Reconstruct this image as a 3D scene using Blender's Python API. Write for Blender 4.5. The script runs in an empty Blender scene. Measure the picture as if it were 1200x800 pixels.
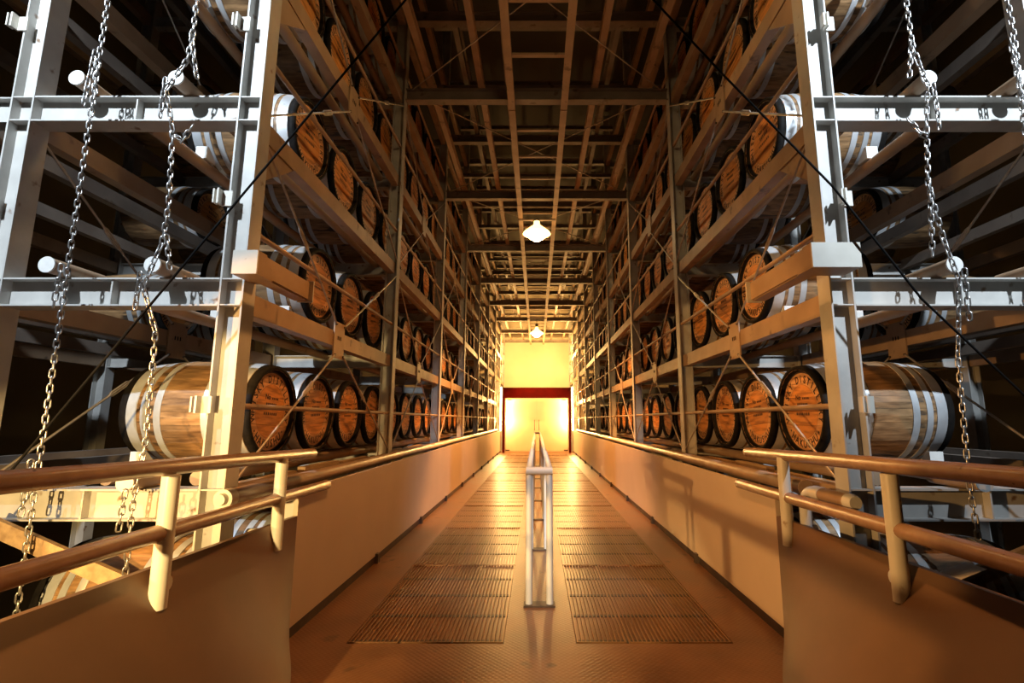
import bpy, math, random
from mathutils import Vector, Matrix
random.seed(7)
PI = math.pi
scene = bpy.context.scene
C = scene.collection

# ------------------------------------------------------------------ camera
cam_d = bpy.data.cameras.new('camera'); cam = bpy.data.objects.new('camera', cam_d); C.objects.link(cam)
cam.location = (0, 0, 1.4)
cam.rotation_euler = (PI/2 + math.atan(92/580), 0, 0)
cam_d.sensor_width = 36; cam_d.lens = 36*580/1200
cam_d.shift_x = -29/1200
cam_d.clip_start = 0.05; cam_d.clip_end = 200
scene.camera = cam

# ------------------------------------------------------------------ world / view
w = bpy.data.worlds.new('world'); scene.world = w; w.use_nodes = True
w.node_tree.nodes['Background'].inputs[0].default_value = (1.0, .75, .5, 1)
w.node_tree.nodes['Background'].inputs[1].default_value = 0.006
vs = scene.view_settings
vs.view_transform = 'Standard'; vs.look = 'None'; vs.gamma = 1; vs.use_curve_mapping = False
vs.exposure = 0.0

WARM = (1.0, .40, .09); COOL = (.74, .87, 1.0)
def lamp_light(name, kind, loc, col, power, radius=.08, target=None, cone=None, blend=.15):
    d = bpy.data.lights.new(name, kind); d.color = col; d.energy = power; d.shadow_soft_size = radius
    o = bpy.data.objects.new(name, d); C.objects.link(o); o.location = loc
    if target is not None:
        o.rotation_euler = (Vector(target)-Vector(loc)).to_track_quat('-Z', 'Y').to_euler()
    if cone: d.spot_size = math.radians(cone); d.spot_blend = blend
    return o
# cold floodlights high behind the photographer, one for each rack front
lamp_light('cold_flood_and_fill', 'SPOT', (-3.3, -.3, 5.7), COOL, 1900, .05, (-2.95, 3.2, 3.5), 52, .5)
lamp_light('cold_flood_and_fill', 'SPOT', (3.5, -.3, 5.7), COOL, 2000, .05, (2.95, 3.2, 3.5), 52, .5)
lamp_light('cold_flood_and_fill', 'SPOT', (.6, -1.0, 5.6), COOL, 900, .05, (.05, 4.2, .55), 15, .5)  # added narrow fill spot, brightens the near end of the centre handrail
# hooded warm work lamp low beside the walkway, behind the photographer
lamp_light('hooded_work_lamp', 'SPOT', (-2.0, -.5, 1.3), (1.0, .66, .25), 1000, .04, (-2.0, 3.0, -.35), 72, .12)
# second warm work lamp further out, throwing the handrail's shadow on the far parapet
lamp_light('side_work_lamp', 'SPOT', (-4.4, .3, 1.75), (1.0, .52, .16), 950, .04, (1.6, 4.8, .35), 42, .15)
# lamps of the hall behind the gate
lamp_light('gate_light', 'POINT', (-1.2, 25.2, 4.6), (1, .58, .18), 680, .2)
lamp_light('gate_light', 'POINT', (1.2, 25.2, 4.6), (1, .58, .18), 680, .2)

# ------------------------------------------------------------------ materials
def nodes_of(name):
    m = bpy.data.materials.new(name); m.use_nodes = True
    nt = m.node_tree; b = nt.nodes['Principled BSDF']
    return m, nt, b
def N(nt, t, **k):
    n = nt.nodes.new(t)
    for a, v in k.items(): setattr(n, a, v)
    return n
def mottled(name, c1, c2, rough=.5, metal=0, scale=6, rough2=None, bump=0, stretch=(1,1,1), spots=None, rnd=0, detail=6):
    m, nt, b = nodes_of(name); L = nt.links
    tc = N(nt, 'ShaderNodeTexCoord'); mp = N(nt, 'ShaderNodeMapping'); mp.inputs['Scale'].default_value = stretch
    L.new(tc.outputs['Object'], mp.inputs[0])
    nz = N(nt, 'ShaderNodeTexNoise'); nz.inputs['Scale'].default_value = scale; nz.inputs['Detail'].default_value = detail
    if rnd:
        oi = N(nt, 'ShaderNodeObjectInfo'); ad = N(nt, 'ShaderNodeVectorMath', operation='ADD')
        mu = N(nt, 'ShaderNodeMath', operation='MULTIPLY'); mu.inputs[1].default_value = 37
        L.new(oi.outputs['Random'], mu.inputs[0]); L.new(mp.outputs[0], ad.inputs[0]); L.new(mu.outputs[0], ad.inputs[1])
        L.new(ad.outputs[0], nz.inputs['Vector'])
    else:
        L.new(mp.outputs[0], nz.inputs['Vector'])
    cr = N(nt, 'ShaderNodeValToRGB'); cr.color_ramp.elements[0].position = .32; cr.color_ramp.elements[1].position = .68
    cr.color_ramp.elements[0].color = (*c1, 1); cr.color_ramp.elements[1].color = (*c2, 1)
    L.new(nz.outputs['Fac'], cr.inputs[0])
    col = cr.outputs[0]
    if rnd:
        hs = N(nt, 'ShaderNodeHueSaturation'); mr = N(nt, 'ShaderNodeMapRange')
        mr.inputs['To Min'].default_value = 1-rnd; mr.inputs['To Max'].default_value = 1+rnd
        L.new(oi.outputs['Random'], mr.inputs['Value']); L.new(mr.outputs[0], hs.inputs['Value']); L.new(col, hs.inputs['Color']); col = hs.outputs[0]
    if spots:
        n2 = N(nt, 'ShaderNodeTexNoise'); n2.inputs['Scale'].default_value = spots[1]; n2.inputs['Detail'].default_value = 8
        L.new(mp.outputs[0], n2.inputs['Vector'])
        c2r = N(nt, 'ShaderNodeValToRGB'); c2r.color_ramp.elements[0].position = spots[2]; c2r.color_ramp.elements[1].position = spots[2]+.08
        c2r.color_ramp.elements[0].color = (0,0,0,1); c2r.color_ramp.elements[1].color = (1,1,1,1)
        L.new(n2.outputs['Fac'], c2r.inputs[0])
        mx = N(nt, 'ShaderNodeMix', data_type='RGBA'); L.new(c2r.outputs[0], mx.inputs[0]); L.new(col, mx.inputs[6]); mx.inputs[7].default_value = (*spots[0], 1)
        col = mx.outputs[2]
    L.new(col, b.inputs['Base Color'])
    b.inputs['Roughness'].default_value = rough; b.inputs['Metallic'].default_value = metal
    if rough2 is not None:
        mr2 = N(nt, 'ShaderNodeMapRange'); mr2.inputs['To Min'].default_value = rough; mr2.inputs['To Max'].default_value = rough2
        L.new(nz.outputs['Fac'], mr2.inputs['Value']); L.new(mr2.outputs[0], b.inputs['Roughness'])
    if bump:
        bp = N(nt, 'ShaderNodeBump'); bp.inputs['Strength'].default_value = bump; bp.inputs['Distance'].default_value = .01
        L.new(nz.outputs['Fac'], bp.inputs['Height']); L.new(bp.outputs[0], b.inputs['Normal'])
    return m
M = {}
M['steel_paint'] = mottled('steel_paint', (.42,.40,.37), (.55,.53,.49), .5, 0, 5, spots=((.20,.12,.07), 9, .66), bump=.05)
M['beam_paint'] = mottled('beam_paint', (.31,.20,.12), (.41,.275,.17), .5, 0, 4, spots=((.18,.11,.07), 7, .64), bump=.05)
M['roof_and_dim_lane_steel'] = mottled('roof_and_dim_lane_steel', (.16,.12,.095), (.25,.20,.16), .55, 0, 3, spots=((.12,.08,.05), 6, .62))
M['cream_paint'] = mottled('cream_paint', (.62,.58,.50), (.70,.66,.58), .35, 0, 8, spots=((.35,.25,.16), 14, .70))
M['panel_paint'] = mottled('panel_paint', (.64,.50,.37), (.70,.55,.41), .42, 0, 1.5, bump=.02)
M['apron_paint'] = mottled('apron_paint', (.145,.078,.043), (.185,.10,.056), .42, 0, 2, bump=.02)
M['brown_rail'] = mottled('brown_rail', (.29,.165,.10), (.38,.225,.14), .27, 0, 14, spots=((.10,.055,.035), 30, .68), bump=.06)
M['pipe_brown'] = mottled('pipe_brown', (.34,.22,.14), (.44,.30,.20), .28, 0, 8)
M['deck'] = mottled('deck', (.13,.055,.022), (.22,.095,.04), .26, 0, 2.5, rough2=.42, bump=.05, spots=((.10,.045,.02), 5, .62))
M['grating'] = mottled('grating', (.24,.12,.055), (.34,.18,.085), .25, .4, 6, rough2=.42)
M['pan'] = mottled('pan', (.15,.064,.026), (.24,.105,.045), .26, 0, 2.2, rough2=.42, spots=((.10,.045,.02), 4, .6))
M['dark_steel'] = mottled('dark_steel', (.045,.028,.02), (.08,.05,.035), .5, 0, 6)
M['white_pipe'] = mottled('white_pipe', (.66,.66,.66), (.74,.74,.74), .25, 0, 6)
M['rail_white'] = mottled('rail_white', (.60,.58,.55), (.68,.66,.63), .4, 0, 5)
M['cap'] = mottled('cap', (.70,.68,.64), (.78,.76,.72), .4, 0, 20)
M['zinc'] = mottled('zinc', (.50,.51,.52), (.66,.67,.68), .36, .45, 9, rough2=.5, spots=((.20,.13,.09), 14, .69), rnd=.15)
M['chain_steel'] = mottled('chain_steel', (.40,.38,.36), (.62,.60,.58), .3, .85, 30)
M['rod_steel'] = mottled('rod_steel', (.36,.30,.25), (.52,.46,.40), .4, .4, 20)
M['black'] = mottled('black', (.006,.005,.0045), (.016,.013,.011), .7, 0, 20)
M['cable'] = mottled('cable', (.004,.004,.004), (.007,.006,.006), .8, 0, 20)
M['stave'] = mottled('stave', (.14,.072,.028), (.36,.205,.09), .55, 0, 5, stretch=(1.2,6,6), bump=.25, spots=((.055,.035,.02), 3.2, .58), rnd=.3)
M['plank'] = mottled('plank', (.30,.19,.10), (.46,.31,.17), .6, 0, 4, stretch=(6,1,6), bump=.2, rnd=.2)
M['ink'] = mottled('ink', (.035,.014,.008), (.06,.024,.012), .6, 0, 40)
M['red_paint'] = mottled('red_paint', (.075,.003,.0025), (.10,.004,.003), .4, 0, 4)
M['door_paint'] = mottled('door_paint', (.66,.52,.33), (.74,.60,.40), .35, 0, 1.2)
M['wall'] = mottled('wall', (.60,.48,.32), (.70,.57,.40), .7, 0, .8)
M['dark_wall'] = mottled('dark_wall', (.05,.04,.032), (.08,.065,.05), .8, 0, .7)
M['chock'] = mottled('chock', (.66,.64,.60), (.76,.74,.70), .6, 0, 10)
M['enamel'] = mottled('enamel', (.55,.50,.42), (.62,.57,.50), .35, 0, 6)
M['paper'] = mottled('paper', (.70,.68,.62), (.78,.76,.70), .7, 0, 5)
def glow(name, col, st):
    m, nt, b = nodes_of(name)
    b.inputs['Base Color'].default_value = (*col, 1); b.inputs['Emission Color'].default_value = (*col, 1); b.inputs['Emission Strength'].default_value = st
    return m
M['lamp_glow'] = glow('lamp_glow', (1.0, .72, .34), 40)
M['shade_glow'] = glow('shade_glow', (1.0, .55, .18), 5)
M['tube_glow'] = glow('tube_glow', (1.0, .75, .40), 25)
# cask head: printed rings, radial in the head's own plane
def head_mat():
    m, nt, b = nodes_of('cask_head'); L = nt.links
    tc = N(nt, 'ShaderNodeTexCoord'); sx = N(nt, 'ShaderNodeSeparateXYZ'); L.new(tc.outputs['Object'], sx.inputs[0])
    cx = N(nt, 'ShaderNodeCombineXYZ'); L.new(sx.outputs['Y'], cx.inputs['X']); L.new(sx.outputs['Z'], cx.inputs['Y'])
    ln = N(nt, 'ShaderNodeVectorMath', operation='LENGTH'); L.new(cx.outputs[0], ln.inputs[0])
    cr = N(nt, 'ShaderNodeValToRGB'); e = cr.color_ramp; e.interpolation = 'CONSTANT'
    e.elements[0].position = 0; e.elements[0].color = (.78,.32,.075,1)
    for p, c in ((.192, (.50,.17,.045,1)), (.197, (.82,.44,.19,1)), (.284, (.05,.03,.02,1))):
        q = e.elements.new(p); q.color = c
    e.elements[-1].position = .97
    L.new(ln.outputs['Value'], cr.inputs[0])
    # ring borders in metres
    e.elements[1].position = .192; e.elements[2].position = .197; e.elements[3].position = .284
    oi = N(nt, 'ShaderNodeObjectInfo')
    mp = N(nt, 'ShaderNodeMapping'); mp.inputs['Scale'].default_value = (1, 1.2, 9); L.new(tc.outputs['Object'], mp.inputs[0])
    mu = N(nt, 'ShaderNodeMath', operation='MULTIPLY'); mu.inputs[1].default_value = 53; L.new(oi.outputs['Random'], mu.inputs[0])
    L.new(mu.outputs[0], mp.inputs['Location'])
    nz = N(nt, 'ShaderNodeTexNoise'); nz.inputs['Scale'].default_value = 4; nz.inputs['Detail'].default_value = 7; L.new(mp.outputs[0], nz.inputs['Vector'])
    c2 = N(nt, 'ShaderNodeValToRGB'); c2.color_ramp.elements[0].position = .36; c2.color_ramp.elements[0].color = (.45,.40,.36,1)
    c2.color_ramp.elements[1].position = .56; c2.color_ramp.elements[1].color = (1,1,1,1); L.new(nz.outputs['Fac'], c2.inputs[0])
    mx = N(nt, 'ShaderNodeMix', data_type='RGBA', blend_type='MULTIPLY'); mx.inputs[0].default_value = .8
    L.new(cr.outputs[0], mx.inputs[6]); L.new(c2.outputs[0], mx.inputs[7])
    hs = N(nt, 'ShaderNodeHueSaturation'); mr = N(nt, 'ShaderNodeMapRange'); mr.inputs['To Min'].default_value = .72; mr.inputs['To Max'].default_value = 1.12
    L.new(oi.outputs['Random'], mr.inputs['Value']); L.new(mr.outputs[0], hs.inputs['Value']); L.new(mx.outputs[2], hs.inputs['Color'])
    L.new(hs.outputs[0], b.inputs['Base Color']); b.inputs['Roughness'].default_value = .55
    return m
M['head'] = head_mat()
# chequered tread relief on the deck
def add_tread(m):
    nt = m.node_tree; b = nt.nodes['Principled BSDF']; L = nt.links
    tc = N(nt, 'ShaderNodeTexCoord'); ch = N(nt, 'ShaderNodeTexVoronoi'); ch.inputs['Scale'].default_value = 38
    ch.inputs['Randomness'].default_value = 0
    mp = N(nt, 'ShaderNodeMapping'); mp.inputs['Rotation'].default_value = (0, 0, PI/4); L.new(tc.outputs['Object'], mp.inputs[0]); L.new(mp.outputs[0], ch.inputs['Vector'])
    bp = N(nt, 'ShaderNodeBump'); bp.inputs['Strength'].default_value = .35; bp.inputs['Distance'].default_value = .004; bp.invert = True
    L.new(ch.outputs['Distance'], bp.inputs['Height']); L.new(bp.outputs[0], b.inputs['Normal'])
add_tread(M['deck'])

for k_ in ('cable', 'red_paint', 'black'): M[k_].node_tree.nodes['Principled BSDF'].inputs['Specular IOR Level'].default_value = .12
# ------------------------------------------------------------------ mesh helpers
class MB:
    def __init__(s): s.v = []; s.f = []; s.sm = []
    def add(s, vs, fs, smooth=False):
        n = len(s.v); s.v += [tuple(v) for v in vs]; s.f += [tuple(i+n for i in f) for f in fs]; s.sm += [smooth]*len(fs); return s
    def box(s, x0, x1, y0, y1, z0, z1):
        vs = [(x0,y0,z0),(x1,y0,z0),(x1,y1,z0),(x0,y1,z0),(x0,y0,z1),(x1,y0,z1),(x1,y1,z1),(x0,y1,z1)]
        return s.add(vs, [(0,3,2,1),(4,5,6,7),(0,1,5,4),(1,2,6,5),(2,3,7,6),(3,0,4,7)])
    def prism(s, poly, y0, y1):            # polygon (x,z) pushed along y
        n = len(poly)
        vs = [(x,y0,z) for x,z in poly]+[(x,y1,z) for x,z in poly]
        return s.add(vs, [tuple(range(n)), tuple(range(2*n-1, n-1, -1))]+[(i, i+n, (i+1)%n+n, (i+1)%n) for i in range(n)])
    def tube(s, pts, r, seg=12, cap=True, smooth=True):
        pts = [Vector(p) for p in pts]; rings = []; n = len(pts)
        t0 = (pts[1]-pts[0]).normalized()
        up = Vector((0,0,1)) if abs(t0.z) < .9 else Vector((1,0,0))
        nx = t0.cross(up).normalized()
        vs = []
        for i, p in enumerate(pts):
            t = (pts[min(i+1,n-1)]-pts[max(i-1,0)]).normalized()
            nx = (nx - t*nx.dot(t)).normalized(); ny = t.cross(nx)
            rr = r[i] if isinstance(r, (list, tuple)) else r
            vs += [p + nx*rr*math.cos(2*PI*k/seg) + ny*rr*math.sin(2*PI*k/seg) for k in range(seg)]
        fs = [(i*seg+k, i*seg+(k+1)%seg, (i+1)*seg+(k+1)%seg, (i+1)*seg+k) for i in range(n-1) for k in range(seg)]
        s.add(vs, fs, smooth)
        if cap:
            s.add(vs[:seg], [tuple(range(seg-1,-1,-1))]); s.add(vs[-seg:], [tuple(range(seg))])
        return s
    def lathe(s, prof, seg=32, axis='X', smooth=True, closed=False):   # prof: (along, radius)
        vs = []
        for a, r in prof:
            for k in range(seg):
                c, q = r*math.cos(2*PI*k/seg), r*math.sin(2*PI*k/seg)
                vs.append((a,c,q) if axis == 'X' else (c,q,a))
        n = len(prof); m = n if closed else n-1
        fs = [(i*seg+k, i*seg+(k+1)%seg, ((i+1)%n)*seg+(k+1)%seg, ((i+1)%n)*seg+k) for i in range(m) for k in range(seg)]
        return s.add(vs, fs, smooth)
    def mesh(s, name, mat):
        me = bpy.data.meshes.new(name); me.from_pydata(s.v, [], s.f); me.update()
        me.polygons.foreach_set('use_smooth', s.sm); me.materials.append(M[mat]); return me
    def build(s, name, mat, parent=None):
        return put(name, s.mesh(name, mat), (0,0,0), parent)
def put(name, me, loc, parent=None, rot=(0,0,0), world=True):
    o = bpy.data.objects.new(name, me); C.objects.link(o)
    loc = Vector(loc)
    if parent is not None:
        o.parent = parent
        if world:
            p = parent; off = Vector((0,0,0))
            while p is not None: off += p.location; p = p.parent
            loc = loc - off
    o.location = loc; o.rotation_euler = rot
    return o
def tag(o, label=None, cat=None, group=None, kind=None):
    if label: o['label'] = label
    if cat: o['category'] = cat
    if group: o['group'] = group
    if kind: o['kind'] = kind
    return o
def empty(name, loc, rz=0):
    o = bpy.data.objects.new(name, None); C.objects.link(o); o.location = loc; o.rotation_euler = (0,0,rz); o.empty_display_size = .1
    return o
_cache = {}
def section(kind, L, h, b, t, mat):         # steel section along local X, centred
    key = (kind, round(L,3), h, b, t, mat)
    if key not in _cache:
        m = MB(); H = L/2
        if kind == 'H':
            m.box(-H,H,-b/2,b/2,h/2-t,h/2); m.box(-H,H,-b/2,b/2,-h/2,-h/2+t); m.box(-H,H,-t/2,t/2,-h/2+t,h/2-t)
        elif kind == 'C':
            m.box(-H,H,-b/2,-b/2+t,-h/2,h/2); m.box(-H,H,-b/2+t,b/2,h/2-t,h/2); m.box(-H,H,-b/2+t,b/2,-h/2,-h/2+t)
        elif kind == 'L':
            m.box(-H,H,-b/2,-b/2+t,-h/2,h/2); m.box(-H,H,-b/2+t,b/2,-h/2,-h/2+t)
        elif kind == 'box':
            m.box(-H,H,-b/2,b/2,-h/2,h/2)
        elif kind == 'tube':
            m.tube([(-H,0,0),(H,0,0)], h/2, 12)
        _cache[key] = m.mesh('section', mat)
    return _cache[key]
RY = (0,0,PI/2); RYm = (0,0,-PI/2); RZ = (0,-PI/2,0)

# ================================================================== SETTING
FR = [2.95, 6.15, 9.2, 12.25, 15.3, 18.35, 21.4, 24.45, 27.5]      # front face of each rack frame
LEV = [1.0, 2.20, 3.40, 4.60, 5.80, 7.00, 8.20]
YEND = 28.6
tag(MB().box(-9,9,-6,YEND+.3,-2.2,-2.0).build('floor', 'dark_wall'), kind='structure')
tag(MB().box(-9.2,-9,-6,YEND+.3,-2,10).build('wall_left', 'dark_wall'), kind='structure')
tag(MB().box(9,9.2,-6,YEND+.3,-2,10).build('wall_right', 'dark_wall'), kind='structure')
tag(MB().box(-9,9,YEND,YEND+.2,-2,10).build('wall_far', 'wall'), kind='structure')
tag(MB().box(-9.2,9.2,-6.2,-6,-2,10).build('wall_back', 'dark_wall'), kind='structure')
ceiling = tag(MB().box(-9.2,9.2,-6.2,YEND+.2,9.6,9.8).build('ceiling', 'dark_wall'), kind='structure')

# walkway deck with gratings
DX = 1.62
deck = tag(MB().box(-DX,DX,-1.5,3.40,-.05,0).build('floor', 'deck'), kind='structure')
for x0, x1 in ((-DX,-1.21), (-.21,.25), (1.25,DX)):
    MB().box(x0,x1,3.40,YEND,-.05,0).build('tread_plate', 'deck', deck)
MB().box(-DX,DX,3.40,YEND,-.06,-.014).build('under_plate', 'pan', deck)
MB().box(-DX,DX,21.9,YEND,-.05,0.001).build('tread_plate', 'deck', deck)
gw, gl = .318, 1.70
g = MB()
nb = 12
for i in range(nb):
    x = -gw/2+.005 + (gw-.010)*i/(nb-1)
    wd = .005 if i in (0, nb-1) else .0026
    g.box(x-wd, x+wd, -gl/2, gl/2, -.014, 0)
g.box(-gw/2,gw/2,-gl/2,-gl/2+.008,-.014,.001); g.box(-gw/2,gw/2,gl/2-.008,gl/2,-.014,.001)
gm = g.mesh('grating', 'grating')
for r in range(11):
    y = 3.42 + gl/2 + r*(gl+.012)
    if y + gl/2 > 21.95: break
    for xc in (-1.21+.165, -.71, -.21-.165, .25+.165, .75, 1.25-.165):
        put('grating_panel', gm, (xc, y, 0), deck)
bm_ = MB().box(-.5,.5,-.022,.022,-.002,.002).mesh('bearer', 'dark_steel')
for r in range(44):
    y = 3.46 + r*.425
    if y > 21.8: break
    for xc in (-.71, .75): put('bearer', bm_, (xc, y, -.0125), deck)

# side panels of the walkway
for s in (-1, 1):
    a = 'beside the rack with the narrow box bracket' if s < 0 else 'beside the rack with the wide box bracket'
    t = empty('walkway_parapet', (s*1.62, 3.45, 0)); tag(t, 'long smooth beige walkway parapet '+a, 'parapet', 'walkway side panels')
    MB().box(min(s*1.60,s*1.63), max(s*1.60,s*1.63), 3.45, 21.85, .07, .93).build('sheet', 'panel_paint', t)
    MB().box(min(s*1.605,s*1.64), max(s*1.605,s*1.64), 3.45, 21.85, 0, .07).build('base_strip', 'dark_steel', t)
    br = MB().box(-.02,.02,-.03,.03,0,.09).mesh('foot_bracket','dark_steel')
    for k in range(9): put('foot_bracket', br, (s*1.59, 5.2+k*1.9, 0.0), t)
    # near wing
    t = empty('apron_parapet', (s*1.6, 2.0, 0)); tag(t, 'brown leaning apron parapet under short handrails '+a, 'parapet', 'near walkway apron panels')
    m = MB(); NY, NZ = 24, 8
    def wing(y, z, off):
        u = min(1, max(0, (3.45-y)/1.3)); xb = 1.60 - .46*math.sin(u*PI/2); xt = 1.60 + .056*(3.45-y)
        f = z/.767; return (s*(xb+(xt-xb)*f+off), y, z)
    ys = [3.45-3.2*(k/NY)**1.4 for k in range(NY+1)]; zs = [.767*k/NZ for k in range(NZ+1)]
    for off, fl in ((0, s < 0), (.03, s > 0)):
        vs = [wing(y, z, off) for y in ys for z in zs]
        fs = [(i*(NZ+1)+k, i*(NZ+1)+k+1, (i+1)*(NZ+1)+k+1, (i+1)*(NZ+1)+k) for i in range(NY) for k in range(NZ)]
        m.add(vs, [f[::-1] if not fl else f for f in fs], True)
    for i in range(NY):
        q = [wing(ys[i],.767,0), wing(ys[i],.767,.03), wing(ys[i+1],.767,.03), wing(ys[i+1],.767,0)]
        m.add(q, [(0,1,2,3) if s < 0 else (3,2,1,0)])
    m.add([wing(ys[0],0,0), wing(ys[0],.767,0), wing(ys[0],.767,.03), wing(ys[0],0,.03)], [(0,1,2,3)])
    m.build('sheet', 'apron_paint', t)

# ================================================================== CEILING STEEL (over the aisle)
for i, y in enumerate(FR):
    for z, h in ((5.80, .17), (7.00, .15), (8.20, .15)):
        put('cross_beam', section('H', 3.58, h, .12, .012, 'roof_and_dim_lane_steel'), (0, y+.06, z-.0), ceiling)
        if z > 6: put('cross_beam', section('H', 3.58, .10, .08, .01, 'roof_and_dim_lane_steel'), (0, y+1.55, z), ceiling)
    if i < len(FR)-1:
        L = FR[i+1]-y
        for x in (-.34, .37):
            put('lamp_runway', section('L', L-.02, .09, .09, .012, 'beam_paint'), (x, y+.06+L/2, 5.64), ceiling, RY)
        for x in (-1.44, -.76, .80, 1.46):
            put('long_beam', section('C', L-.02, .12, .08, .012, 'beam_paint'), (x, y+.06+L/2, 5.95), ceiling, RY if x > 0 else RYm)
        for x in (-1.2, -.5, .5, 1.2):
            put('long_beam', section('L', L-.02, .10, .08, .012, 'roof_and_dim_lane_steel'), (x, y+.06+L/2, 7.13), ceiling, RY)
            put('long_beam', section('L', L-.02, .10, .08, .012, 'roof_and_dim_lane_steel'), (x*1.15, y+.06+L/2, 8.33), ceiling, RY)
        for a in (-1, 1):
            MB().tube([(a*1.7, y+.1, 5.86), (-a*1.7, y+L, 5.86)], .008, 6).build('tie_rod', 'rod_steel', ceiling)
        for k in range(1, 4):
            put('ladder_bar', section('box', .66, .03, .05, .01, 'beam_paint'), (.015, y+L*k/4, 5.74), ceiling)
# frame in front of the photographer's head
for x in (-.34, .37):
    put('lamp_runway', section('L', 4.4, .09, .09, .012, 'beam_paint'), (x, .75, 5.64), ceiling, RY)
for x in (-1.44, -.76, .80, 1.46):
    put('long_beam', section('C', 4.4, .12, .08, .012, 'beam_paint'), (x, .75, 5.95), ceiling, RY if x > 0 else RYm)

# ceiling lamps
def bell_lamp(loc, label, power, cone=125):
    t = empty('pendant_lamp', loc); tag(t, label, 'lamp', 'aisle pendant lamps')
    x, y, z = loc
    def part(name, m, mat): o = m.build(name, mat, t); o.location = (0,0,0); return o
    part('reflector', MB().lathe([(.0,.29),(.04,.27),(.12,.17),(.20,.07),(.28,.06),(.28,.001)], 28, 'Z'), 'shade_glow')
    part('bulb_dome', MB().lathe([(-.16,.001),(-.14,.08),(-.09,.15),(-.03,.205),(.0,.22),(.03,.22)], 28, 'Z'), 'lamp_glow')
    part('stem', MB().tube([(0,0,.27),(0,0,5.60-z)], .012, 8), 'dark_steel')
    part('ballast', MB().lathe([(.30,.001),(.30,.06),(.40,.06),(.40,.001)] if z < 5.2 else [(.26,.001),(.26,.06),(.31,.06),(.31,.001)], 12, 'Z'), 'dark_steel')
    part('hanger_bar', MB().box(-.38,.40,-.03,.03,5.57-z,5.60-z), 'roof_and_dim_lane_steel')
    lamp_light('pendant_light', 'SPOT', (x, y, z-.20), WARM, power, .12, (x, y+.4, 0), cone, .35)
bell_lamp((0.0, 9.95, 5.27), 'glowing bell lamp hanging over the middle of the aisle', 1900, 84)
bell_lamp((0.0, 3.55, 5.27), 'glowing bell lamp hanging over the near end of the aisle', 340, 84)
bell_lamp((0.0, 20.3, 4.95), 'glowing bell lamp hanging just before the red gate', 1300, 90)
# upright tube lights standing on the deck either side behind the gate posts
for s in (-1, 1):
    t = empty('tube_light', (s*1.60, 22.3, 0)); tag(t, 'bright upright tube light behind the gate post by the '+('narrow' if s < 0 else 'wide')+' bracket rack', 'light', 'tube lights by the gate')
    MB().box(s*1.60-.05, s*1.60+.05, 22.24, 22.36, 0, .03).build('foot', 'dark_steel', t)
    MB().box(s*1.60-.02, s*1.60+.02, 22.31, 22.34, .03, 2.9).build('backing', 'enamel', t)
    MB().tube([(s*1.60,22.27,.95),(s*1.60,22.27,2.85)], .03, 10).build('tube', 'tube_glow', t)
    for z in (1.4, 2.3): lamp_light('tube_lamp_light', 'POINT', (s*1.54, 22.30, z), (1, .58, .19), 300, .05)

# ================================================================== GATE
door = empty('door_1', (0, 22.0, 0)); tag(door, kind='structure')
for s in (-1, 1):
    MB().box(min(s*1.40,s*1.50), max(s*1.40,s*1.50), 21.9, 22.05, 0, 2.36).build('gate_post', 'red_paint', door)
    lf = MB().box(min(s*.012,s*1.39), max(s*.012,s*1.39), 22.56, 22.60, .03, 2.34).build('door_leaf', 'door_paint', door)
    hd = MB(); hd.tube([(s*.10,22.56,.95),(s*.10,22.49,.95),(s*.10,22.49,1.40),(s*.10,22.56,1.40)], .016, 8); put('handle', hd.mesh('handle','dark_steel'), (0,0,0), lf)
    put('hinge', MB().box(s*1.30-.09,s*1.30+.09,22.50,22.56,2.27,2.33).mesh('hinge','dark_steel'), (0,0,0), lf)
    put('hinge', MB().box(s*1.30-.09,s*1.30+.09,22.50,22.56,.05,.10).mesh('hinge','dark_steel'), (0,0,0), lf)
MB().box(-1.50,1.50,21.9,22.05,2.36,2.82).build('lintel', 'red_paint', door)

# ================================================================== RACKS
RN = {-1: 'the rack with the narrow box bracket', 1: 'the rack with the wide box bracket'}
def turnbuckle(p, q, frac, parent):
    p, q = Vector(p), Vector(q); d = (q-p).normalized(); c = p.lerp(q, frac)
    sd = d.cross(Vector((1,0,0))).normalized()*.016
    m = MB()
    a, b_ = c-d*.11, c+d*.11
    m.tube([a, a+d*.03+sd, b_-d*.03+sd, b_], .007, 6); m.tube([a, a+d*.03-sd, b_-d*.03-sd, b_], .007, 6)
    return put('turnbuckle', m.mesh('turnbuckle', 'rod_steel'), (0,0,0), parent)
PLATE = MB()
PLATE.box(-.006,.006,-.115,.115,-.165,.165)
for k in (-1,0,1): PLATE.box(-.0075,.0075,k*.035-.007,k*.035+.007,-.005,.03)
PLATE_ME = MB().box(-.006,.006,-.115,.115,-.165,.165).mesh('gusset', 'beam_paint')
BOLT_ME = MB().lathe([(-.012,.001),(-.012,.011),(.012,.011),(.012,.001)], 6, 'X', smooth=False).mesh('bolt', 'dark_steel')
def braces(rack, s, x, y0, y1, z0, z1, zp, detail):
    yc = (y0+y1)/2 - .12
    pl = put('gusset_plate', PLATE_ME, (x, yc, zp), rack)
    if detail:
        for a in (-1,1):
            for b_ in (-1,1): put('bolt', BOLT_ME, (x-s*.008, yc+a*.095, zp+b_*.14), pl)
        for k in (-1,0,1): put('slot_hole', _slot, (x-s*.007, yc+k*.033, zp+.02), pl)
    for a, ye in ((-1,y0), (1,y1)):
        for b_, ze in ((-1,z0), (1,z1)):
            p = (x-s*.012, yc+a*.095, zp+b_*.14); q = (x-s*.012, ye, ze)
            rd = MB().tube([p, q], .009, 6).build('brace_rod', 'rod_steel', rack)
            if detail: turnbuckle(p, q, .36 if b_ < 0 else .55, rd)
_slot = MB().box(-.001,.001,-.007,.007,-.017,.017).mesh('slot_hole', 'black')
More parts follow.
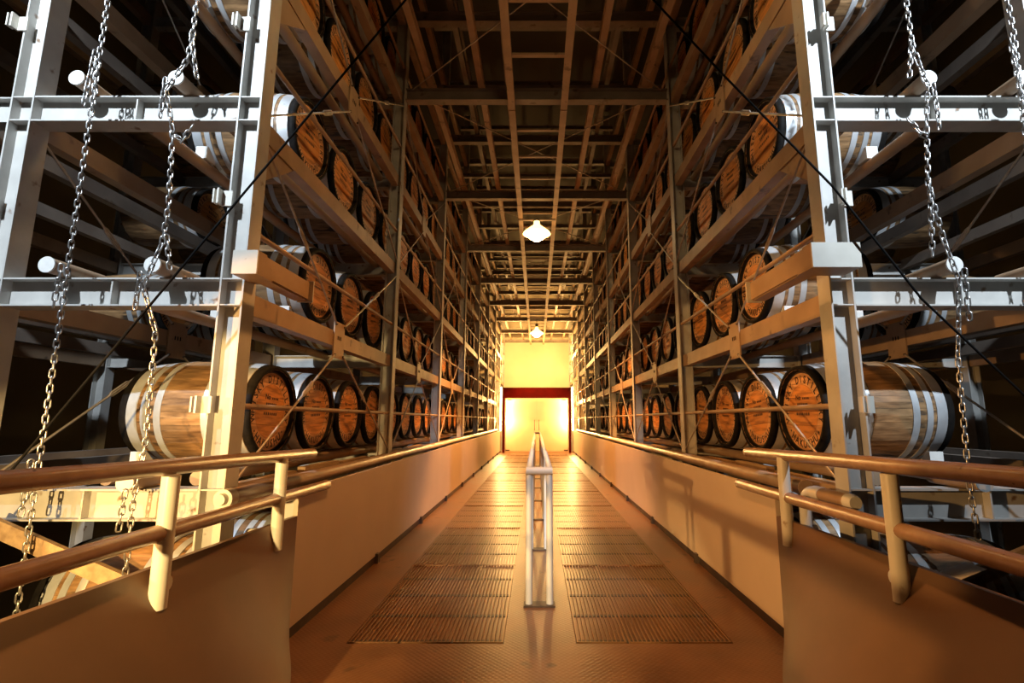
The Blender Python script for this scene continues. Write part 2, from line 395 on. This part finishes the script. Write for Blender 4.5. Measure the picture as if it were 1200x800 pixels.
STIFF = MB().box(-.068,.068,-.062,-.005,-.004,.004).mesh('stiffener', 'steel_paint')
WEBST = MB().box(-.005,.005,-.055,-.005,-.08,.08).mesh('stiffener', 'steel_paint')
CLIP = MB().box(-.035,.035,-.012,.0,-.05,.05).box(-.035,-.023,-.055,-.012,-.05,.05)
CLIP.box(-.060,-.050,-.055,-.012,-.045,.045)
CLIP_ME = CLIP.mesh('clip_bracket', 'cream_paint')
CAP_ME = MB().lathe([(0,.048),(.012,.05),(.012,.001)], 20, 'X', smooth=False).mesh('end_cap', 'cap')
racks = {}
for s in (-1, 1):
    rk = empty('cask_rack', (s*1.875, 2.95, 0)); racks[s] = rk
    tag(rk, 'tall grey steel cask rack with a '+('narrow' if s < 0 else 'wide')+' box bracket on its front post', 'rack', 'cask racks along the walkway')
    XP = [1.875, 3.365, 5.45]
    for i, y in enumerate(FR):
        for j, xp in enumerate(XP):
            if j == 2 and i > 3: continue
            top = 9.55
            po = put('post', section('H', top+2.0, .15, .13, .011, 'steel_paint'), (s*xp, y+.065, (top-2.0)/2), rk, RZ)
            if i == 0 and j < 2:
                for lv in (1.007, 2.267, 3.498, 4.72):
                    for dz in (-.006, -.17): put('stiffener', STIFF, (s*xp, y+.065, lv+dz), rk)
        # cross beams between posts
        for li, lv in enumerate(LEV):
            z = lv if i else (1.007, 2.267, 3.498, 4.72, 5.9, 7.1, 8.3)[li]
            h = .178 if i == 0 else .15
            put('cross_beam', section('H', 1.335, h, .13 if i == 0 else .10, .010, 'steel_paint'), (s*2.62, y+.065, z-h/2), rk)
            if i == 0:
                put('web_stiffener', WEBST, (s*2.62, y+.065, z-h/2), rk)
                if s < 0 and li < 5:
                    for xx in (2.30,): pass
            if i < 4: put('cross_beam', section('H', 1.93, h, .10, .010, 'steel_paint'), (s*4.41, y+.065, z-h/2), rk)
    for i in range(len(FR)-1):
        y0, y1 = FR[i]+.13, FR[i+1]; L = y1-y0; yc = (y0+y1)/2
        far = i >= 6
        for li, lv in enumerate(LEV):
            if li == 0: continue
            put('side_beam', section('C', L, .14, .09, .012, 'beam_paint'), (s*1.875, yc, lv-.07), rk, RY if s < 0 else RYm)
            if i < 4:
                put('side_beam', section('C', L, .14, .09, .012, 'beam_paint'), (s*3.365, yc, lv-.07), rk, RY if s < 0 else RYm)
            if i < 3:
                put('side_beam', section('C', L, .14, .09, .012, 'beam_paint'), (s*5.45, yc, lv-.07), rk, RY if s < 0 else RYm)
        for zc in (1.485, 2.60, 3.84, 5.03, 6.2):
            put('guard_tube', section('tube', L, .036, .036, .01, 'beam_paint'), (s*1.835, yc, zc), rk, RY)
        braces(rk, s, s*1.822, y0, y1, 1.05, 3.22, 2.12, i < 2)
        braces(rk, s, s*1.822, y0, y1, 3.44, 5.62, 4.50, i < 1)
        if i < 2:
            braces(rk, s, s*3.31, y0, y1, 1.05, 3.22, 2.12, i < 1)
            braces(rk, s, s*3.31, y0, y1, 3.44, 5.62, 4.50, False)
        # corner haunch under the beams at the rear post of each bay
        if i < 3:
            for lv in LEV[1:4]:
                MB().prism([(y1-.10, lv-.14), (y1, lv-.14), (y1, lv-.24)], 0, .01)
    # runners the casks lie on
    for ti, lv in enumerate(LEV[:5]):
        zt = (1.045, 2.19, 3.40, 4.60, 5.80)[ti]
        for x in (2.10, 2.66):
            put('runner', section('tube', 18.2, .09, .09, .01, 'beam_paint'), (s*x, 3.15+9.1, zt), rk, RY)
        if ti < 5:
            for x in (3.85, 4.75):
                put('runner', section('C', 12.0, .12, .08, .012, 'roof_and_dim_lane_steel'), (s*x, 3.05+6.0, zt-.02), rk, RY if s < 0 else RYm)  # darker steel puts the back lane's shade into the runner colour
    # tubes with capped ends poking out over the front beams
    for xs, zs in (((2.29,2.92), (1.055, 2.315, 3.546, 4.77)), ((2.49,3.10), (1.055, 2.315, 3.546, 4.77)))[0 if s < 0 else 1:][:1]:
        for zz in zs:
            for x in xs:
                o = put('stub_tube', section('tube', .36, .094, .09, .01, 'beam_paint'), (s*x, 3.03, zz), rk, RY)
                c_ = put('end_cap', CAP_ME, (0,0,0), o, (0,0,0), world=False); c_.location = (-.18, 0, 0); c_.rotation_euler = (0,0,PI)
    # clip brackets bolted on the front posts
    for zz in (1.49, 2.78, 4.02):
        put('clip_bracket', CLIP_ME, (s*1.955, 2.95, zz), rk, (0,0,0) if s < 0 else (0,0,0))
        if zz > 2: put('clip_bracket', CLIP_ME, (s*3.445, 2.95, zz), rk)
    # knee gussets at the front posts below the aisle beams
    for lv in LEV[2:4]:
        m = MB(); a = [(3.08, lv-.14), (3.50, lv-.14), (3.08, lv-.44)]
        m.add([(s*1.84,y,z) for y,z in a]+[(s*1.85,y,z) for y,z in a], [(0,1,2),(5,4,3),(0,3,4,1),(1,4,5,2),(2,5,3,0)]); m.build('knee_gusset', 'beam_paint', rk)
# box brackets on the front posts
def trough(s, x0, x1, y0, y1, z0, z1, label):
    t = empty('box_bracket', (s*1.8, 2.9, z0)); tag(t, label, 'bracket', 'box brackets on the front posts')
    def bx(name, a, b, c, d, e, f, mat='beam_paint'): return MB().box(min(s*a,s*b), max(s*a,s*b), c, d, e, f).build(name, mat, t)
    bx('front_plate', x0, x1, y0, y0+.012, z0, z1, 'cream_paint')
    bx('top_flange', x0, x1, y0+.012, y0+.10, z1-.012, z1)
    bx('bottom_plate', x0, x1, y0+.012, y0+.18, z0, z0+.012)
    bx('arm', x0, x0+.012, y0+.012, y1, z0+.01, z1-.01)
    bx('arm_flange', x0+.012, x0+.10, y0+.18, y1, z0, z0+.012)
    bx('lug', min(x1-.012,1.80), max(x1-.012,1.80), y0+.10, 2.95 if x1 > 1.8 else y0+.30, z0+.02, z1-.02)
    bx('end_plate', x0-.03, x0+.08, y1, y1+.012, z0-.01, z1, 'cream_paint')
trough(-1, 1.62, 1.765, 2.76, 3.42, 2.235, 2.377, 'narrow pale box bracket on the front post by the chained rack end')
trough(1, 1.60, 1.885, 2.76, 3.60, 2.275, 2.424, 'wide pale box bracket with long arm on the front rack post')

# ================================================================== CASKS
BL, RR, RB, NS = .88, .335, .371, 26
def rad(x): return RR + (RB-RR)*(1-(2*x/BL)**2)
def stave_geo(m, k0, full=True):
    a0, a1 = -PI/NS*.985, PI/NS*.985
    xs = [-BL/2 + BL*i/8 for i in range(9)]
    vs = []
    for x in xs:
        r = rad(x)
        for a, rr in ((a0, r-.0015), (0, r+.0006), (a1, r-.0015), (a1, r-.026), (a0, r-.026)):
            vs.append((x, rr*math.cos(a+k0), rr*math.sin(a+k0)))
    fs = []
    for i in range(8):
        for k in (range(5) if full else (0,1,2,4)):
            fs.append((i*5+k, (i+1)*5+k, (i+1)*5+(k+1)%5, i*5+(k+1)%5))
    fs += [(0,1,2,3,4), (44,43,42,41,40)]
    m.add(vs, fs)
STAVE = MB(); stave_geo(STAVE, 0); STAVE_ME = STAVE.mesh('stave', 'stave')
BODY = MB()
for k in range(NS): stave_geo(BODY, 2*PI*k/NS, False)
BODY_ME = BODY.mesh('staves', 'stave')
HOOPS = [(.347,.078), (.258,.044), (.160,.048)]
def hoop_geo(m, xc, wd):
    x0, x1 = xc-wd/2, xc+wd/2
    m.lathe([(x0, rad(x0)+.004), (x1, rad(x1)+.004)], 48)
    for xx in (x0, x1): m.lathe([(xx, rad(xx)-.002), (xx, rad(xx)+.004)], 48, smooth=False)
HOOP_ME = []
for xc, wd in HOOPS:
    for sg in (1,-1):
        m = MB(); hoop_geo(m, sg*xc, wd); HOOP_ME.append(m.mesh('hoop', 'zinc'))
m = MB()
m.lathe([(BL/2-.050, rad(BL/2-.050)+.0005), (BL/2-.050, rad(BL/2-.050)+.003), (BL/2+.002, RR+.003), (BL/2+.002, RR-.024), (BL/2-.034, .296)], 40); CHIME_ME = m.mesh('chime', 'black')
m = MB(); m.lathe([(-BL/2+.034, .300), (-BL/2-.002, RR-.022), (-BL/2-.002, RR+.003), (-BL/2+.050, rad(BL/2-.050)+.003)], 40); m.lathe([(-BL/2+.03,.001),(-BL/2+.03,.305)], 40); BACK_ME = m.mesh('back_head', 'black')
# front head made of boards
HX, HR, NBD = BL/2-.030, .306, 6
def board(m, k):
    z0, z1 = -HR + 2*HR*k/NBD + .0012, -HR + 2*HR*(k+1)/NBD - .0012
    zs = [z0 + (z1-z0)*i/4 for i in range(5)]
    pts = [(math.sqrt(max(HR*HR-z*z, 1e-6)), z) for z in zs]
    poly = pts + [(-y, z) for y, z in reversed(pts)]
    n = len(poly)
    m.add([(HX,y,z) for y,z in poly]+[(HX-.02,y,z) for y,z in poly], [tuple(range(n))]+[(i,i+n,(i+1)%n+n,(i+1)%n) for i in range(n)])
BOARD_ME = []
for k in range(NBD):
    m = MB(); board(m, k); BOARD_ME.append(m.mesh('head_board', 'head'))
m = MB()
for k in range(NBD): board(m, k)
HEAD_ME = m.mesh('head', 'head')
# printed lettering
def glyph(ch, size, bold=.028):
    cu = bpy.data.curves.new('g', 'FONT'); cu.body = ch; cu.size = size; cu.align_x = 'CENTER'; cu.offset = bold*size; cu.resolution_u = 2
    o = bpy.data.objects.new('g', cu); C.objects.link(o); bpy.context.view_layer.update()
    me = o.to_mesh(); vs = [v.co.copy() for v in me.vertices]; fs = [tuple(p.vertices) for p in me.polygons]
    o.to_mesh_clear(); bpy.data.objects.remove(o); bpy.data.curves.remove(cu)
    return vs, fs
LET = MB()
def arc_text(txt, r, ang0, ang1, size, bottom=False):
    n = len(txt)
    for i, ch in enumerate(txt):
        if ch == ' ': continue
        a = math.radians(ang0 + (ang1-ang0)*i/(n-1))          # clockwise from the top
        vs, fs = glyph(ch, size)
        out = []
        for v in vs:
            u, q = v.x*.86, v.y - size*.35
            if not bottom:
                rr = r+q*1.0; y = rr*math.sin(a)+u*math.cos(a); z = rr*math.cos(a)-u*math.sin(a)
            else:
                rr = r-q; y = rr*math.sin(a)-u*math.cos(a); z = rr*math.cos(a)+u*math.sin(a)
            out.append((HX+.0015, y, z))
        LET.add(out, fs)
arc_text('WHISKY DISTILLERY', .240, -104, 104, .078)
arc_text('HAKUSHU', .240, 219, 141, .080, True)
for a in (-128, 128):
    a = math.radians(a); LET.add([(HX+.0015, .241*math.sin(a)+.010*math.cos(k*PI/3), .241*math.cos(a)+.010*math.sin(k*PI/3)) for k in range(6)], [tuple(range(6))])
def flat_line(txt, z, size):
    vs, fs = glyph(txt, size, .006); LET.add([(HX+.0015, v.x, z+v.y) for v in vs], fs)
def flat_bar(y0, y1, z0, z1): LET.add([(HX+.0015,y0,z0),(HX+.0015,y1,z0),(HX+.0015,y1,z1),(HX+.0015,y0,z1)], [(0,1,2,3)])
vs, fs = glyph('No', .055); LET.add([(HX+.0015, v.x-.055, .085+v.y) for v in vs], fs)
for k in range(4): flat_bar(.005+k*.024, .021+k*.024, .087, .103)          # worn figures
for k in range(6): flat_bar(-.072+k*.025, -.054+k*.025, .032, .060)
for k in range(7): flat_bar(-.092+k*.027, -.074+k*.027, -.030, -.010)
LET_ME = LET.mesh('lettering', 'ink')
ORD = 'first second third fourth fifth sixth seventh eighth ninth tenth eleventh twelfth thirteenth fourteenth fifteenth sixteenth seventeenth eighteenth nineteenth twentieth twenty-first twenty-second twenty-third twenty-fourth twenty-fifth'.split()
def cask(loc, s, kind, label, group, roll=0):
    t = empty('whisky_cask', (loc[0], loc[1], loc[2]-RB), 0 if s < 0 else PI)
    tag(t, label, 'cask', group)
    def ch(name, me, par=t, rot=(0,0,0)):
        o = bpy.data.objects.new(name, me); C.objects.link(o); o.parent = par
        o.location = (0,0,RB) if par is t else (0,0,0); o.rotation_euler = rot; return o
    rr = (roll,0,0)
    if kind == 'near':
        r0 = random.random()
        for k in range(NS): ch('stave', STAVE_ME, t, (2*PI*k/NS+r0, 0, 0))
        for me in HOOP_ME: ch('hoop', me)
        ch('chime', CHIME_ME)
        hb = ch('head', HEAD_ME, t, rr) if False else None
        for me in BOARD_ME: ch('head_board', me, t, rr)
        tag(ch('lettering', LET_ME, t, rr), kind='stuff'); ch('back_head', BACK_ME)
    else:
        ch('staves', BODY_ME, t, (random.random()*6,0,0))
        for me in (HOOP_ME if kind == 'mid' else (HOOP_ME[0], HOOP_ME[2], HOOP_ME[4])): ch('hoop', me)
        ch('chime', CHIME_ME)
        if kind == 'mid': ch('back_head', BACK_ME)
        hd = ch('head', HEAD_ME, t, rr); tag(ch('lettering', LET_ME, hd), kind='stuff')
    return t
TZ = [1.465, 2.605, 3.82, 5.015, 6.215]
TOFF = [0, -.12, .27, 0.0, .1]
TSTART = [0, 1, 0, 0, 0]
ROW = ['lowest', 'second', 'third', 'fourth', 'fifth']
for s in (-1, 1):
    for t in range(5):
        n = 0
        for j in range(24):
            if j < TSTART[t]: continue
            y = 3.735 + .7635*j + TOFF[t]
            if y > 21.25: break
            if t == 4 and j > 15: break
            n += 1
            kind = 'near' if (j < 2 and t < 2) or (t == 1 and j == 2) or (t in (2,3) and j == 0) else ('mid' if j < 5 else 'far')
            cask((s*2.40, y, TZ[t]), s, kind, 'oak cask with printed orange head, %s along the %s row of %s' % (ORD[n-1], ROW[t], 'rack with '+('narrow' if s < 0 else 'wide')+' bracket'),
                 'casks on the racks', random.uniform(-.12,.12))
    # casks lying under the walkway level
    for j in range(4):
        cask((s*2.40, 3.3 + .78*j, .315), s, 'mid', 'oak cask %s from the front below the beam level of %s' % (ORD[j], 'rack with '+('narrow' if s < 0 else 'wide')+' bracket'), 'casks below the walkway', .5)
    for x in (2.10, 2.66):
        put('runner', section('tube', 4.4, .09, .09, .01, 'beam_paint'), (s*x, 3.0+2.2, -.10), racks[s], RY)
    # casks in the lane behind
    for t, j in ((1,1),(1,2),(2,1),(2,2),(3,1),(3,2)):
        cask((s*4.40, 4.6+.9*j+TOFF[t], TZ[t]+.03), s, 'far', 'dim oak cask %s in the back lane, %s row of %s' % (ORD[j], ROW[t], 'rack with '+('narrow' if s < 0 else 'wide')+' bracket'), 'casks in the back lanes', random.uniform(-.3,.3))

# white wedges and blocks under the casks
W = MB().prism([(-.055,0),(.055,0),(.055,.02),(-.03,.10),(-.055,.10)], -.045, .045).mesh('chock', 'chock')
def chock(s, x, y, z, txt):
    o = put('wheel_chock', W, (s*x, y, z), None, (0,0,PI/2)); tag(o, txt, 'chock', 'white chocks under the casks')
for s in (-1,1):
    a = 'rack with '+('narrow' if s < 0 else 'wide')+' bracket'
    for t, rw in ((0,'lowest'),(1,'second'),(2,'third'),(3,'fourth')):
        y = 3.735 + .7635*TSTART[t] + TOFF[t]
        for x, nm in ((2.10,'head end'), (2.66,'rear end')):
            chock(s, x, y-.31, (1.045,2.19,3.40,4.60)[t]+.0465, 'white chock under %s of first cask, %s row of %s' % (nm, rw, a))

# planks and blocks lying below the lowest casks
for s in (-1,1):
    put('plank_shelf', section('L', 18.2, .05, .30, .008, 'beam_paint'), (s*1.99, 3.1+9.1, .975), racks[s], RY if s < 0 else RYm)
    for k, (y, ln, h, r) in enumerate(((3.75,.9,.03,.02),(4.7,.7,.045,-.02),(5.55,.8,.025,.02),(6.9,1.0,.04,-.01),(8.2,1.0,.03,.01))):
        m = MB().box(-.034,.034,-ln/2,ln/2,0,h); o = m.build('loose_plank', 'plank'); o.location = (s*2.005, y, .960); o.rotation_euler = (0,0,r)
        tag(o, '%s loose wooden plank under the lowest casks of %s' % (ORD[k], 'rack with '+('narrow' if s < 0 else 'wide')+' bracket'), 'plank', 'loose planks under the casks')

# sloping timbers among the lower casks
def timber(p, q, b, h, label):
    p, q = Vector(p), Vector(q); d = q-p
    o = put('brace_timber', section('box', d.length, h, b, .01, 'plank'), (p+q)/2, None, d.to_track_quat('X', 'Z').to_euler()); tag(o, label, 'timber', 'sloping timbers below the casks')
timber((-3.05,2.86,.84), (-1.98,2.86,.42), .03, .09, 'pale sloping brace under the front beam of the chained rack end')
timber((-2.52,2.905,.36), (-2.30,2.905,.56), .03, .07, 'short sloping brace crossing under the front beam')
timber((2.0,2.86,.42), (3.05,2.86,.80), .03, .09, 'dark sloping brace under the front beam by the white elbow')
# pale sheet lying on the sloping brace beyond the railing
o = MB().box(-.15,.15,-.07,.07,-.008,.008).build('pale_sheet', 'paper'); o.location = (2.24,2.84,.564); o.rotation_euler = (0,-.347,0)
tag(o, 'pale sheet lying on the dark sloping brace beside the wide bracket rack', 'sheet')

# ================================================================== GUARD PIPES, HANDRAILS
for s in (-1,1):
    a = 'rack with '+('narrow' if s < 0 else 'wide')+' bracket'
    t = empty('guard_pipe', (s*1.725, 2.85, .97)); tag(t, 'long brown guard pipe between the walkway panel and the '+a, 'pipe', 'walkway guard pipes')
    MB().tube([(s*1.725,2.88 if s < 0 else 3.28,.97),(s*1.725,21.6,.97)], .05, 16).build('pipe', 'pipe_brown', t)
    if s < 0:
        MB().tube([(s*1.725,2.82,.97),(s*1.725,2.885,.97)], .053, 16).build('collar', 'cream_paint', t)
        MB().tube([(s*1.725,2.79,.97),(s*1.725,2.83,.97)], [.030,.036], 16).build('nose', 'cream_paint', t)
    for k, y in enumerate(FR[(0 if s < 0 else 1):7]):
        MB().box(min(s*1.755,s*1.80), max(s*1.755,s*1.80), y+.03, y+.10, .93, 1.01).build('bracket', 'dark_steel', t)
    # double handrail on the apron panel
    t = empty('side_handrail', (s*1.6, 2.0, .77)); tag(t, 'short brown double handrail on white posts beside the '+a, 'handrail', 'short side handrails')
    e1, e2 = (3.62, 3.90) if s < 0 else (3.85, 4.05)
    def rail(name, y0, z0, y1, z1, x):
        p = [(s*x,y0,z0),(s*x,y1-.01,z1),(s*x,y1+.012,z1)]
        MB().tube(p, [.036,.036,.022], 16).build(name, 'brown_rail', t)
    rail('rail', .1, 1.25, e1, 1.165 if s < 0 else 1.16, 1.60)
    rail('rail', .1, .94, e2, .915 if s < 0 else .905, 1.60)
    for y in ((3.17, 2.22) if s < 0 else (3.28, 2.30)):
        MB().tube([(s*1.590,y,.62),(s*1.590,y,1.16)], .036, 16).build('post', 'cream_paint' if s < 0 else 'cream_paint', t)
        MB().tube([(s*1.60,y+.06,.70),(s*1.80,y+.06,.70)], .034, 14).build('stay', 'cream_paint' if s < 0 else 'white_pipe', t)
    MB().tube([(s*1.62,3.62,.83),(s*1.78,3.62,.83)], .036, 14).build('stay', 'cream_paint' if s < 0 else 'white_pipe', t)
    MB().box(min(s*1.635,s*1.72), max(s*1.635,s*1.72), 3.46, 3.47, .60, .90).build('end_plate', 'cream_paint' if s < 0 else 'white_pipe', t)
# white elbow pipe
arc = [(1.67,3.20,.55),(1.67,3.20,.86)] + [(1.67+.0, 3.20-.11+.11*math.cos(a), .86+.11*math.sin(a)) for a in [PI/12*k for k in range(1,7)]] + [(1.67,3.03,.97)]
t = empty('elbow_pipe', (1.67,3.2,.55)); tag(t, 'white plastic elbow pipe behind the short handrail', 'pipe')
MB().tube(arc, .036, 14).build('pipe', 'white_pipe', t)
MB().tube([(1.67,3.07,.97),(1.67,2.99,.97)], .043, 14).build('socket', 'white_pipe', t)
MB().tube([(1.67,2.99,.97),(1.67,2.74,.97)], .040, 14).build('sleeve', 'pipe_brown', t)
MB().tube([(1.67,2.75,.97),(1.67,2.71,.97),(1.67,2.69,.97)], [.043,.043,.034], 14).build('nose', 'white_pipe', t)

# centre handrail: twin tubes
t = empty('centre_handrail', (.02,4.05,0)); tag(t, 'long white twin-tube handrail down the middle of the walkway', 'handrail')
YA, YB = 4.06, 15.6
for x in (-.060, .100):
    m = MB(); pts = [(x,YA,.01),(x,YA,.96)] + [(x, YA+.05-.05*math.cos(a), .96+.05*math.sin(a)) for a in [PI/8*k for k in range(1,5)]] + [(x,YB,1.01)]
    m.tube(pts, .027, 14); m.build('rail', 'rail_white', t)
    for k in range(1, 8):
        y = YA + (YB-YA)*k/7
        MB().tube([(x,y,.0),(x,y,1.0)], .022, 10).build('post', 'rail_white', t)
MB().tube([(-.085,YA-.01,1.0),(.125,YA-.01,1.0)], .032, 14).build('end_loop', 'rail_white', t)
MB().tube([(-.06,YB,1.0),(.10,YB,1.0)], .027, 12).build('end_loop', 'rail_white', t)
for k in range(8):
    y = YA + (YB-YA)*k/7
    MB().box(-.10,.14,y-.05,y+.05,0,.012).build('base_plate', 'dark_steel', t)
# ================================================================== CHAINS
def link_mesh():
    m = MB(); l, wd, r = .0165, .0115, .0046
    path = [(wd*math.cos(a), 0, l + wd*math.sin(a)) for a in [PI*k/4 for k in range(5)]] + [(wd*math.cos(a), 0, -l + wd*math.sin(a)) for a in [PI+PI*k/4 for k in range(5)]]
    n = len(path); seg = 6; vs = []
    P = [Vector(p) for p in path]
    for i in range(n):
        tg = (P[(i+1)%n]-P[i-1]).normalized(); nx = Vector((0,1,0)); ny = tg.cross(nx)
        vs += [P[i]+nx*r*math.cos(2*PI*k/seg)+ny*r*math.sin(2*PI*k/seg) for k in range(seg)]
    m.add(vs, [(i*seg+k, i*seg+(k+1)%seg, ((i+1)%n)*seg+(k+1)%seg, ((i+1)%n)*seg+k) for i in range(n) for k in range(seg)], True)
    return m.mesh('link', 'chain_steel')
LINK = link_mesh(); PITCH = .0425
def chain(paths, label):
    t = empty('hanging_chain', paths[0][-1]); tag(t, label, 'chain', 'chains over the rack ends')
    for pts in paths:
        pts = [Vector(p) for p in pts]; i = 0; rest = 0
        for a, b in zip(pts, pts[1:]):
            d = b-a; L = d.length; q = d.to_track_quat('-Z', 'Y'); u = rest
            while u < L:
                rot = (q @ Matrix.Rotation((PI/4 if i % 2 else -PI/4)+.15*math.sin(i*1.7), 3, 'Z').to_quaternion())
                put('link', LINK, a + d*(u/L), t, rot.to_euler()); u += PITCH; i += 1
            rest = u-L
Y0 = 2.80
def V3(l): return [(x*(p[0] if len(p) == 3 else 1), p[1], p[2]) for x, p in l]
chain([[(-2.755,Y0,4.72),(-2.757,Y0,3.6),(-2.75,Y0,2.2),(-2.745,Y0,1.2),(-2.742,Y0,.35)],
       [(-2.79,Y0,3.68),(-2.80,Y0-.01,3.34)], [(-2.735,Y0-.03,3.58),(-2.72,Y0-.03,3.36)],
       [(-2.79,Y0,2.28),(-2.80,Y0,2.06)], [(-2.79,Y0,1.16),(-2.80,Y0,.88)]],
      'steel chain hanging past the outer tube ends of the narrow bracket rack')
chain([[(-2.185,Y0,4.72),(-2.185,Y0,3.80),(-2.20,Y0,3.64),(-2.275,Y0-.04,3.40),(-2.235,Y0,3.15),(-2.205,Y0,2.66),(-2.215,Y0,2.44),(-2.262,Y0-.04,2.16),(-2.19,Y0,1.90),(-2.17,Y0,1.3),(-2.20,Y0,.95),(-2.19,Y0,.40)],
       [(-2.19,Y0,3.80),(-2.14,Y0+.02,3.52)], [(-2.29,Y0-.04,3.46),(-2.30,Y0-.03,3.22)], [(-2.19,Y0,2.46),(-2.15,Y0,2.26)], [(-2.29,Y0-.04,2.22),(-2.30,Y0-.03,2.02)], [(-2.25,Y0,1.0),(-2.26,Y0,.80)],
       [(-2.22,Y0,3.12),(-2.15,Y0-.02,3.08),(-2.10,Y0-.02,3.18)]],
      'steel chain looped over the inner tube ends of the narrow bracket rack')
chain([[(2.375,Y0,4.72),(2.375,Y0,3.75),(2.40,Y0,3.62),(2.415,Y0-.03,3.45),(2.40,Y0,3.2),(2.36,Y0,2.8),(2.41,Y0,2.45),(2.44,Y0-.03,2.2),(2.40,Y0,1.75),(2.37,Y0,1.05),(2.38,Y0,.75)],
       [(2.37,Y0,3.75),(2.33,Y0,3.50)], [(2.44,Y0-.04,3.42),(2.45,Y0-.03,3.15)], [(2.37,Y0,2.80),(2.33,Y0,2.34)], [(2.47,Y0-.04,2.24),(2.47,Y0-.03,1.98)], [(2.30,Y0,3.22),(2.34,Y0-.02,3.12),(2.38,Y0-.02,3.10)]],
      'steel chain looped over the inner tube ends of the wide bracket rack')
chain([[(3.02,Y0,4.72),(3.03,Y0,3.8),(3.0,Y0,3.2),(2.99,Y0,2.2),(2.99,Y0,1.0)], [(2.98,Y0-.02,3.75),(3.0,Y0-.02,3.2)]],
      'steel chain hanging past the outer tube ends of the wide bracket rack')

# black cables slung up from the rack ends
tag(MB().tube([(-3.05,2.70,.76),(-2.4,2.70,1.69),(-1.6,2.70,2.84),(-.855,2.70,3.912),(-.45,2.70,4.5),(-.34,2.70,5.6)], .0065, 8).build('black_cable', 'cable'), 'thin black cable rising from the chained end of narrow bracket rack', 'cable', 'slung black cables')
tag(MB().tube([(2.95,2.70,1.20),(2.155,2.70,2.07),(1.72,2.70,2.74),(1.114,2.70,3.473),(.6,2.70,4.13),(.40,2.70,4.5),(.37,2.70,5.6)], .0065, 8).build('black_cable', 'cable'), 'thin black cable rising from the end of the wide bracket rack', 'cable', 'slung black cables')
